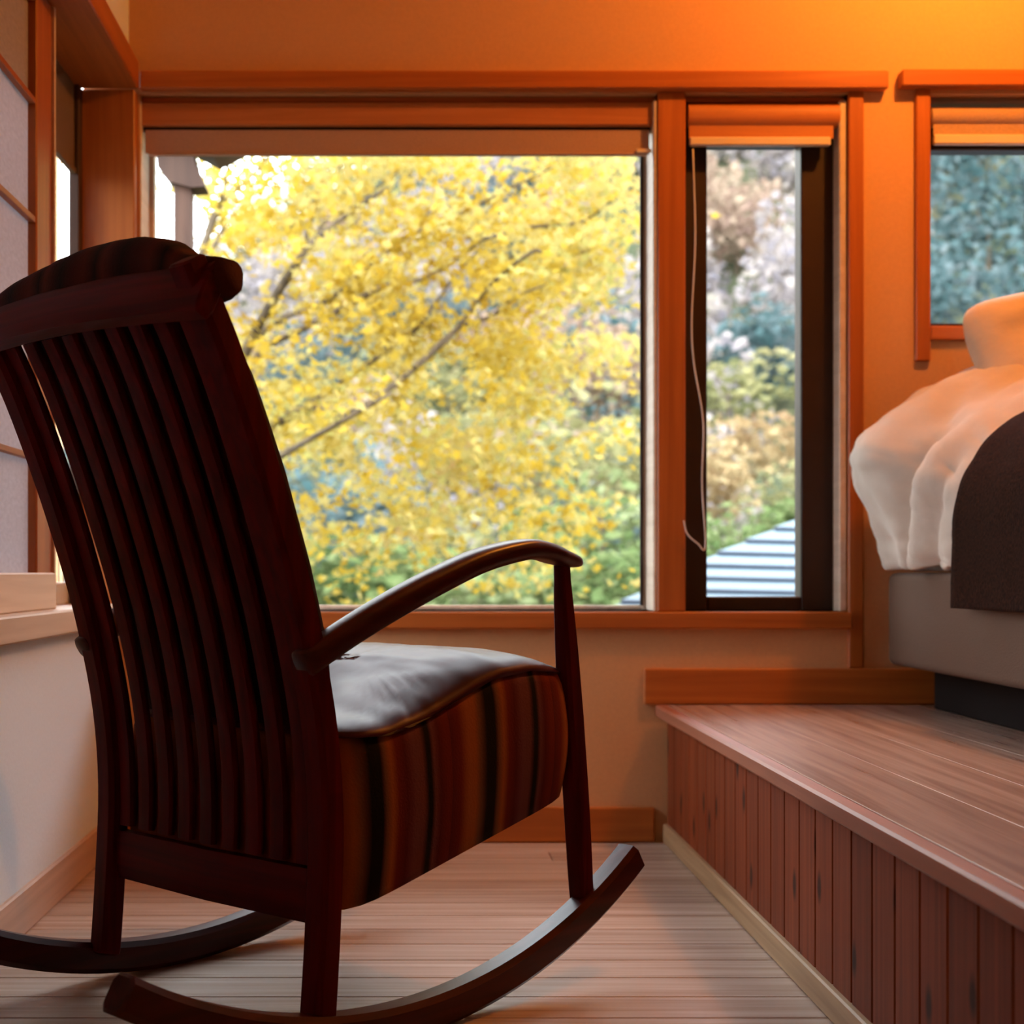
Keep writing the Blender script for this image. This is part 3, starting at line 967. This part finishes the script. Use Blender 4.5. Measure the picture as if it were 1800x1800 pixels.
def leaf_mesh(name, cen, size, rng, flat=0.5, star=False, droop=None):
    """cloud of small leaves: each a folded diamond, or a lobed star"""
    n = len(cen)
    nrm = rng.normal(size=(n, 3))
    nrm[:, 2] = np.abs(nrm[:, 2]) + flat
    nrm /= np.linalg.norm(nrm, axis=1)[:, None]
    r = rng.normal(size=(n, 3))
    a = np.cross(nrm, r); a /= np.linalg.norm(a, axis=1)[:, None]
    b = np.cross(nrm, a)
    sz = size * (0.6 + 0.8 * rng.random(n))[:, None]
    if star:   # five-pointed maple leaf outline, 9 points
        ang = np.array([0, 36, 62, 95, 125, 180, 235, 265, 298, 324]) * math.pi / 180
        rad = np.array([1.0, 0.42, 0.92, 0.40, 0.75, 0.22, 0.75, 0.40, 0.92, 0.42])
        k = len(ang)
        v = np.zeros((n, k, 3))
        for i in range(k):
            v[:, i] = cen + sz * rad[i] * 0.62 * (math.cos(ang[i]) * a + math.sin(ang[i]) * b) + sz * 0.10 * abs(math.sin(ang[i])) * nrm
    else:
        k = 4
        v = np.zeros((n, k, 3))
        v[:, 0] = cen - a * sz * 0.55
        v[:, 1] = cen - b * sz * 0.40 + nrm * sz * 0.12
        v[:, 2] = cen + a * sz * 0.55
        v[:, 3] = cen + b * sz * 0.40 + nrm * sz * 0.12
    v = v.reshape(-1, 3)
    me = bpy.data.meshes.new(name)
    me.vertices.add(n * k)
    me.vertices.foreach_set('co', v.ravel())
    me.loops.add(n * k)
    me.loops.foreach_set('vertex_index', np.arange(n * k, dtype=np.int32))
    me.polygons.add(n)
    me.polygons.foreach_set('loop_start', np.arange(0, n * k, k, dtype=np.int32))
    me.polygons.foreach_set('loop_total', np.full(n, k, dtype=np.int32))
    me.update(calc_edges=True)
    return me

# far and middle trees -------------------------------------------------
PAL = {
 'blue_green': [(0.10, 0.21, 0.21), (0.20, 0.34, 0.34), (0.32, 0.44, 0.45), (0.50, 0.56, 0.56)],
 'grey_pink': [(0.55, 0.50, 0.56), (0.85, 0.74, 0.76), (1.1, 0.92, 0.82), (1.2, 1.05, 0.86)],  # raised pale tones: distance haze is put into the leaf colour
 'orange': [(0.62, 0.38, 0.22), (0.98, 0.66, 0.34), (1.15, 0.86, 0.46), (1.2, 1.0, 0.68)],
 'olive': [(0.24, 0.26, 0.14), (0.52, 0.52, 0.24), (0.82, 0.74, 0.34), (1.05, 0.90, 0.52)],
 'green': [(0.14, 0.24, 0.09), (0.32, 0.44, 0.16), (0.56, 0.66, 0.28), (0.85, 0.90, 0.50)],
 'russet': [(0.60, 0.40, 0.34), (0.90, 0.60, 0.45), (1.05, 0.78, 0.55), (1.1, 0.9, 0.66)],
}
for k, c in PAL.items():
    M['f_' + k] = foliage_mat('foliage_' + k, c, 0.5, 0.35)

def crown_points(n, rng, lobes=7):
    L = rng.normal(size=(lobes, 3)) * 0.38
    L[:, 2] = np.abs(L[:, 2]) * 0.9 + 0.05
    rad = 0.42 + 0.25 * rng.random(lobes)
    idx = rng.integers(0, lobes, n)
    d = rng.normal(size=(n, 3))
    d /= np.linalg.norm(d, axis=1)[:, None]
    return L[idx] + d * (rad[idx] * (0.75 + 0.3 * rng.random(n)))[:, None]

CROWN = {}
for k in PAL:
    CROWN[k] = []
    for v_ in range(2):
        pts_ = crown_points(560, out_rng)
        me = leaf_mesh('crown_' + k, pts_, 0.17, out_rng, 0.4)
        me.materials.append(M['f_' + k])
        CROWN[k].append(me)
tb = sweep([(0, 0, 0), (0.02, 0, 0.5), (0, 0.02, 1.0)], (1, 0, 0), lambda s: (0.05 - 0.03 * s, 0.05 - 0.03 * s), 6, 2, False)
tb.materials.append(M['bark'])

def tree(x, yv, z, r, h, kind, label, group=None, var=0, trunk=2.0):
    e = tag(empty('tree', (x, yv, z)), label, 'tree', group)
    f = bpy.data.objects.new('foliage', CROWN[kind][var])
    COL.objects.link(f)
    f.parent = e
    f.location = (0, 0, trunk)
    f.scale = (r, r, h)
    f.rotation_euler = (0, 0, (x * 7.3 + yv * 3.1) % 6.28)
    f['kind'] = 'stuff'
    t = bpy.data.objects.new('trunk', tb)
    COL.objects.link(t)
    t.parent = e
    t.scale = (r, r, trunk + h * 0.5)
    return e

rr = random.Random(21)
cnt = 0
yv = 40.0
while yv < 112:
    step = 4.3
    x = -16.5 * yv / 100 - 6
    xmax = 0.47 * yv + 4
    while x < xmax:
        xx = x + rr.uniform(-1.5, 1.5)
        yy_ = yv + rr.uniform(-1.6, 1.6)
        z = hill_h(xx, yy_)
        px = xx / yy_ * 2550 + 720
        c = mnoise.noise(Vector((xx * 0.07, z * 0.09, 2.0))) + rr.uniform(-0.3, 0.3)
        if px > 1560:
            kind = 'blue_green' if c > -0.30 else 'grey_pink'
        elif px > 1150:
            kind = 'blue_green' if c > 0.42 or (yy_ > 96 and c > -0.15) else ('grey_pink' if c > -0.30 else 'russet')
        else:
            kind = 'grey_pink' if c > 0.12 else ('blue_green' if c > -0.12 else ('russet' if c > -0.35 else 'olive'))
        r = rr.uniform(1.9, 2.6)
        lab = {'blue_green': 'blurred blue-green tree among many on the far hillside', 'grey_pink': 'blurred pinkish grey tree among many on the far hillside',
               'olive': 'blurred olive tree among many on the far hillside', 'russet': 'blurred russet tree among many on the far hillside'}[kind]
        tree(xx, yy_, z - 0.4, r, r * rr.uniform(0.9, 1.25), kind, lab, {'blue_green': 'blue-green hillside trees', 'grey_pink': 'pinkish grey hillside trees',
             'olive': 'olive hillside trees', 'russet': 'russet hillside trees'}[kind], rr.randrange(2), 1.4)
        cnt += 1
        x += step * rr.uniform(0.85, 1.2)
    yv += 4.6
print('hill trees', cnt)

def mid(px, py, Z, r, h, kind, label, var=0):
    """py: pixel row of the crown's middle"""
    p = P(px, py, Z)
    g = hill_h(p.x, p.y)
    tree(p.x, p.y, g, r, h, kind, label, None, var, max(0.3, p.z - g - h * 0.35))
mid(1345, 790, 27, 1.15, 1.0, 'orange', 'rounded orange tree seen through the narrow window above the roof', 0)
mid(1262, 850, 24, 0.75, 0.75, 'orange', 'smaller pale orange tree at the left of the narrow window', 1)
mid(1405, 880, 25, 0.9, 0.8, 'olive', 'dull olive tree at the right of the narrow window', 0)
mid(1300, 950, 19, 0.9, 0.55, 'green', 'bright green bush just behind the blue roof', 0)
mid(1225, 985, 17, 0.7, 0.55, 'green', 'fresh green bush left of the blue roof', 1)
mid(1400, 915, 20, 0.8, 0.45, 'green', 'light green bush above the roof ridge', 1)
mid(1280, 700, 34, 1.5, 1.1, 'olive', 'olive tree in the middle of the narrow window', 1)
mid(1060, 930, 20, 1.1, 0.9, 'green', 'leafy green tree behind the chair arm', 0)
mid(1090, 1030, 16, 0.9, 0.6, 'green', 'low green bush at the lower right of the picture window', 1)
mid(950, 1040, 17, 1.0, 0.6, 'green', 'low green bush behind the curved chair arm', 0)
mid(1010, 790, 26, 1.7, 1.3, 'olive', 'yellow-green tree at the right of the picture window', 0)
mid(1095, 850, 23, 1.1, 1.0, 'olive', 'dark olive tree beside the window post', 1)
mid(1050, 660, 34, 2.0, 1.5, 'russet', 'pale russet tree behind the maple at the right', 0)
mid(600, 1010, 18, 1.3, 0.8, 'green', 'green bush low behind the chair back', 1)
mid(720, 1040, 17, 1.1, 0.6, 'green', 'green bush low in the middle of the picture window', 0)
mid(860, 1000, 22, 1.3, 0.9, 'olive', 'olive bush low in the picture window', 1)
mid(640, 900, 24, 1.4, 1.1, 'blue_green', 'blue-green tree behind the lower maple leaves', 0)
mid(430, 1000, 20, 1.5, 1.2, 'green', 'green tree hidden mostly by the chair back', 1)

# neighbouring roof ------------------------------------------------------
rf = empty('neighbour_roof', P(1500, 1000, 8.5))
tag(rf, 'blue-grey roof with dark seams below the narrow window', 'roof')
ro = wloc(rf)
def rp(px, py, Z): return P(px, py, Z) - ro
rows = 8
for i in range(rows):
    f0, f1 = i / rows, (i + 1) / rows
    def edge(f):
        py = 1078 - 172 * f
        Z = 7.4 + 2.4 * f
        lx = np.interp(py, [905, 975, 1015, 1078], [1412, 1250, 1170, 1050])
        return P(lx, py + 4, Z), P(2150, py - 26 * (1 - f) * 0 + 26, Z - 0.35)
    a, b = edge(f0)
    c, d = edge(f1)
    t = Vector((0, 0, 0.035))
    vs = [a + Vector((0, 0, 0.018)), b + Vector((0, 0, 0.018)), d, c]
    vs = [v - ro for v in vs]
    vs = vs + [v - Vector((0, 0, 0.03)) for v in vs]
    me = bpy.data.meshes.new('roof_course')
    me.from_pydata([tuple(v) for v in vs], [], [(0, 1, 2, 3), (7, 6, 5, 4), (0, 4, 5, 1), (1, 5, 6, 2), (2, 6, 7, 3), (3, 7, 4, 0)])
    link_mesh('roof_course', me, M['roof'], rf)
    sm = sweep([a - ro + Vector((0, -0.012, 0.006)), b - ro + Vector((0, -0.012, 0.006))], (0, 1, 0), lambda s: (0.024, 0.016), 8, 4, False)
    link_mesh('seam', sm, M['seam'], rf)
box('house_wall', ro.x - 0.9, ro.x + 2.4, 7.75, 9.4, GZ, 0.36, M['porch'], rf)

# porch post with bracket and eave, outside at the left -------------------
pp = empty('porch_post', (-0.78, 4.9, GZ))
tag(pp, 'weathered porch post with a bracket outside the picture window', 'post')
PZ = 4.9
def prism(name, poly, y0, y1, mat, parent):
    vs = [Vector((p[0], y0, p[1])) - wloc(parent) for p in poly] + [Vector((p[0], y1, p[1])) - wloc(parent) for p in poly]
    n = len(poly)
    fs = [tuple(range(n)), tuple(range(2 * n - 1, n - 1, -1))] + [(i, n + i, n + (i + 1) % n, (i + 1) % n) for i in range(n)]
    me = bpy.data.meshes.new(name)
    me.from_pydata([tuple(v) for v in vs], [], fs)
    bm = bmesh.new(); bm.from_mesh(me); bmesh.ops.recalc_face_normals(bm, faces=bm.faces); bm.to_mesh(me); bm.free()
    return link_mesh(name, me, mat, parent)
X = lambda px: (px - 720) * PZ / F
Z_ = lambda py: EYE - (py - 1005) * PZ / F
box('shaft', X(305), X(336), PZ, PZ + 0.07, GZ, Z_(318), M['porch'], pp)
prism('bracket', [(X(276), Z_(262)), (X(278), Z_(295)), (X(300), Z_(322)), (X(338), Z_(332)), (X(362), Z_(330)), (X(345), Z_(290)), (X(338), Z_(262)), (X(320), Z_(240)), (X(276), Z_(240))], PZ - 0.02, PZ + 0.09, M['porch'], pp)
ev = empty('porch_eave', (-0.9, 4.9, Z_(250)))
tag(ev, 'pale eave of the porch above the picture window', 'eave')
box('beam', X(150), X(340), PZ - 0.05, PZ + 0.12, Z_(262) + 0.002, Z_(215), M['eave'], ev)
prism('fascia', [(X(340), Z_(262)), (X(378), Z_(281)), (X(400), Z_(272)), (X(430), Z_(255)), (X(430), Z_(215)), (X(340), Z_(215))], PZ - 0.05, PZ + 0.12, M['porch'], ev)

# ------------------------------------------------------------------ yellow maple
M['maple'] = foliage_mat('yellow_maple_leaves', [(0.95, 0.56, 0.07), (1.25, 0.80, 0.08), (1.38, 0.97, 0.14), (1.42, 1.10, 0.40), (1.20, 1.10, 0.34), (1.42, 0.90, 0.36)], 0.9, 0.5)
mt = empty('maple_tree', (-1.6, 8.2, GZ))
tag(mt, 'yellow-leaved maple filling the picture window with dark slanting branches', 'tree')
mo = wloc(mt)
Rn = random.Random(4)
trunk = smooth_pts([(-1.6, 8.2, GZ), (-1.62, 8.2, -1.5), (-1.52, 8.15, -0.2), (-1.42, 8.1, 0.7), (-1.30, 8.1, 1.4)], 24)
tm = sweep([p - mo for p in trunk], (0, 1, 0), lambda s: (0.14 - 0.07 * s, 0.14 - 0.07 * s), 12, 2.2, False)
link_mesh('trunk', tm, M['bark'], mt, (0, 0, 0), True)
BR_ = [  # pixel polylines read off the photo, distance, radius
 ([(330, 860), (400, 700), (443, 594), (482, 525), (522, 460), (548, 427), (600, 385), (680, 330)], 7.6, 0.026),
 ([(360, 760), (430, 620), (491, 563), (548, 541), (606, 508), (630, 482), (718, 412), (760, 370)], 7.9, 0.018),
 ([(400, 690), (470, 610), (520, 584), (596, 546), (653, 513), (682, 501), (740, 491), (797, 460), (850, 420)], 7.7, 0.018),
 ([(330, 900), (430, 780), (539, 718), (587, 737), (634, 718), (668, 694), (730, 646), (802, 580), (849, 517), (897, 470), (940, 440)], 7.4, 0.020),
 ([(730, 646), (802, 580), (864, 556), (907, 522), (960, 500)], 7.45, 0.012),
 ([(420, 790), (500, 740), (577, 689), (658, 632), (730, 580), (759, 541), (797, 489), (840, 440)], 8.0, 0.014),
 ([(340, 900), (420, 850), (491, 804), (539, 775), (620, 730), (690, 690)], 7.2, 0.018),
 ([(340, 520), (367, 398), (386, 360), (400, 298), (402, 220)], 7.8, 0.014),
 ([(345, 470), (386, 365), (420, 330), (458, 293), (500, 230)], 7.8, 0.014),
 ([(360, 470), (395, 398), (448, 341), (510, 290)], 8.3, 0.012),
 ([(545, 440), (572, 389), (625, 360), (700, 300)], 8.2, 0.010),
 ([(530, 450), (548, 380), (558, 345), (600, 290)], 7.9, 0.014),
 ([(720, 412), (800, 380), (900, 330), (1000, 280)], 7.9, 0.010),
 ([(850, 420), (930, 400), (1020, 390), (1080, 350)], 7.8, 0.010),
 ([(940, 440), (1000, 450), (1060, 430)], 7.5, 0.008),
]
tips = []
for pl, Z, r in BR_:
    pts = smooth_pts([P(x, y, Z - 0.6 + 0.25 * math.sin(i * 1.1)) for i, (x, y) in enumerate(pl)], 5 * len(pl))
    bmn = sweep([p - mo for p in pts], (0, 1, 0), lambda s, r=r: (r * 1.3 * (1 - 0.7 * s), r * 1.3 * (1 - 0.7 * s)), 8, 2, False)
    link_mesh('branch', bmn, M['bark'], mt, (0, 0, 0), True)
    tips.append(pts)
# boughs joining the branches to the trunk
for pl in ([(-1.42, 8.1, 0.7)], [(-1.52, 8.15, -0.2)], [(-1.30, 8.1, 1.4)]):
    for tgt in {0.7: (P(330, 860, 7.6), P(330, 900, 7.4)), -0.2: (P(340, 900, 7.2),), 1.4: (P(340, 520, 7.8), P(345, 470, 7.8), P(360, 760, 7.9))}[pl[0][2]]:
        a = Vector(pl[0])
        m_ = (a + tgt) / 2 + Vector((0, 0, 0.05))
        bmn = sweep([p - mo for p in smooth_pts([a, m_, tgt], 8)], (0, 1, 0), lambda s: (0.035 - 0.01 * s, 0.035 - 0.01 * s), 8, 2, False)
        link_mesh('branch', bmn, M['bark'], mt, (0, 0, 0), True)

def dens(x, y):
    """how thickly the maple's crown is leaved, over its spread"""
    d = 0.0
    d = max(d, 1.15 * math.exp(-((x - 980) / 260) ** 2 - ((y - 400) / 190) ** 2))
    d = max(d, 0.95 * math.exp(-((x - 620) / 340) ** 2 - ((y - 330) / 160) ** 2))
    d = max(d, 0.80 * math.exp(-((x - 520) / 260) ** 2 - ((y - 640) / 220) ** 2))
    d = max(d, 0.90 * math.exp(-((x - 840) / 220) ** 2 - ((y - 620) / 130) ** 2))
    d = max(d, 1.00 * math.exp(-((x - 720) / 300) ** 2 - ((y - 860) / 140) ** 2))
    d = max(d, 0.60 * math.exp(-((x - 930) / 130) ** 2 - ((y - 820) / 120) ** 2))
    if x > 1090: d *= 0.25
    if x < 400 and y < 420: d *= 0.45
    n = mnoise.noise(Vector((x * 0.0105, y * 0.0135, 5.0)))
    return d * (0.60 + 2.5 * n) + 0.25 * n
cen = []
tries = 0
while len(cen) < 700 and tries < 60000:
    tries += 1
    x, y = Rn.uniform(250, 1180), Rn.uniform(-60, 1120)
    if Rn.random() < dens(x, y) ** 1.3 if dens(x, y) > 0 else False:
        cen.append(P(x, y, Rn.uniform(6.6, 9.2)))
L_ = []
for c in cen:
    n = Rn.randint(14, 32)
    q = out_rng.normal(size=(n, 3)) * np.array([0.115, 0.115, 0.045])
    tilt = Rn.uniform(-0.35, 0.35)
    q[:, 2] += q[:, 0] * tilt
    L_.append(q + np.array(c - mo))
for pts in tips:
    for p in pts[len(pts) // 3:]:
        if Rn.random() < 0.5:
            q = out_rng.normal(size=(8, 3)) * np.array([0.09, 0.09, 0.05])
            L_.append(q + np.array(p - mo))
A = np.concatenate(L_)
me = leaf_mesh('maple_leaves', A, 0.058, out_rng, 0.35, True)
lv = link_mesh('foliage', me, M['maple'], mt)
lv['kind'] = 'stuff'
print('maple leaves', len(A), 'clusters', len(cen))
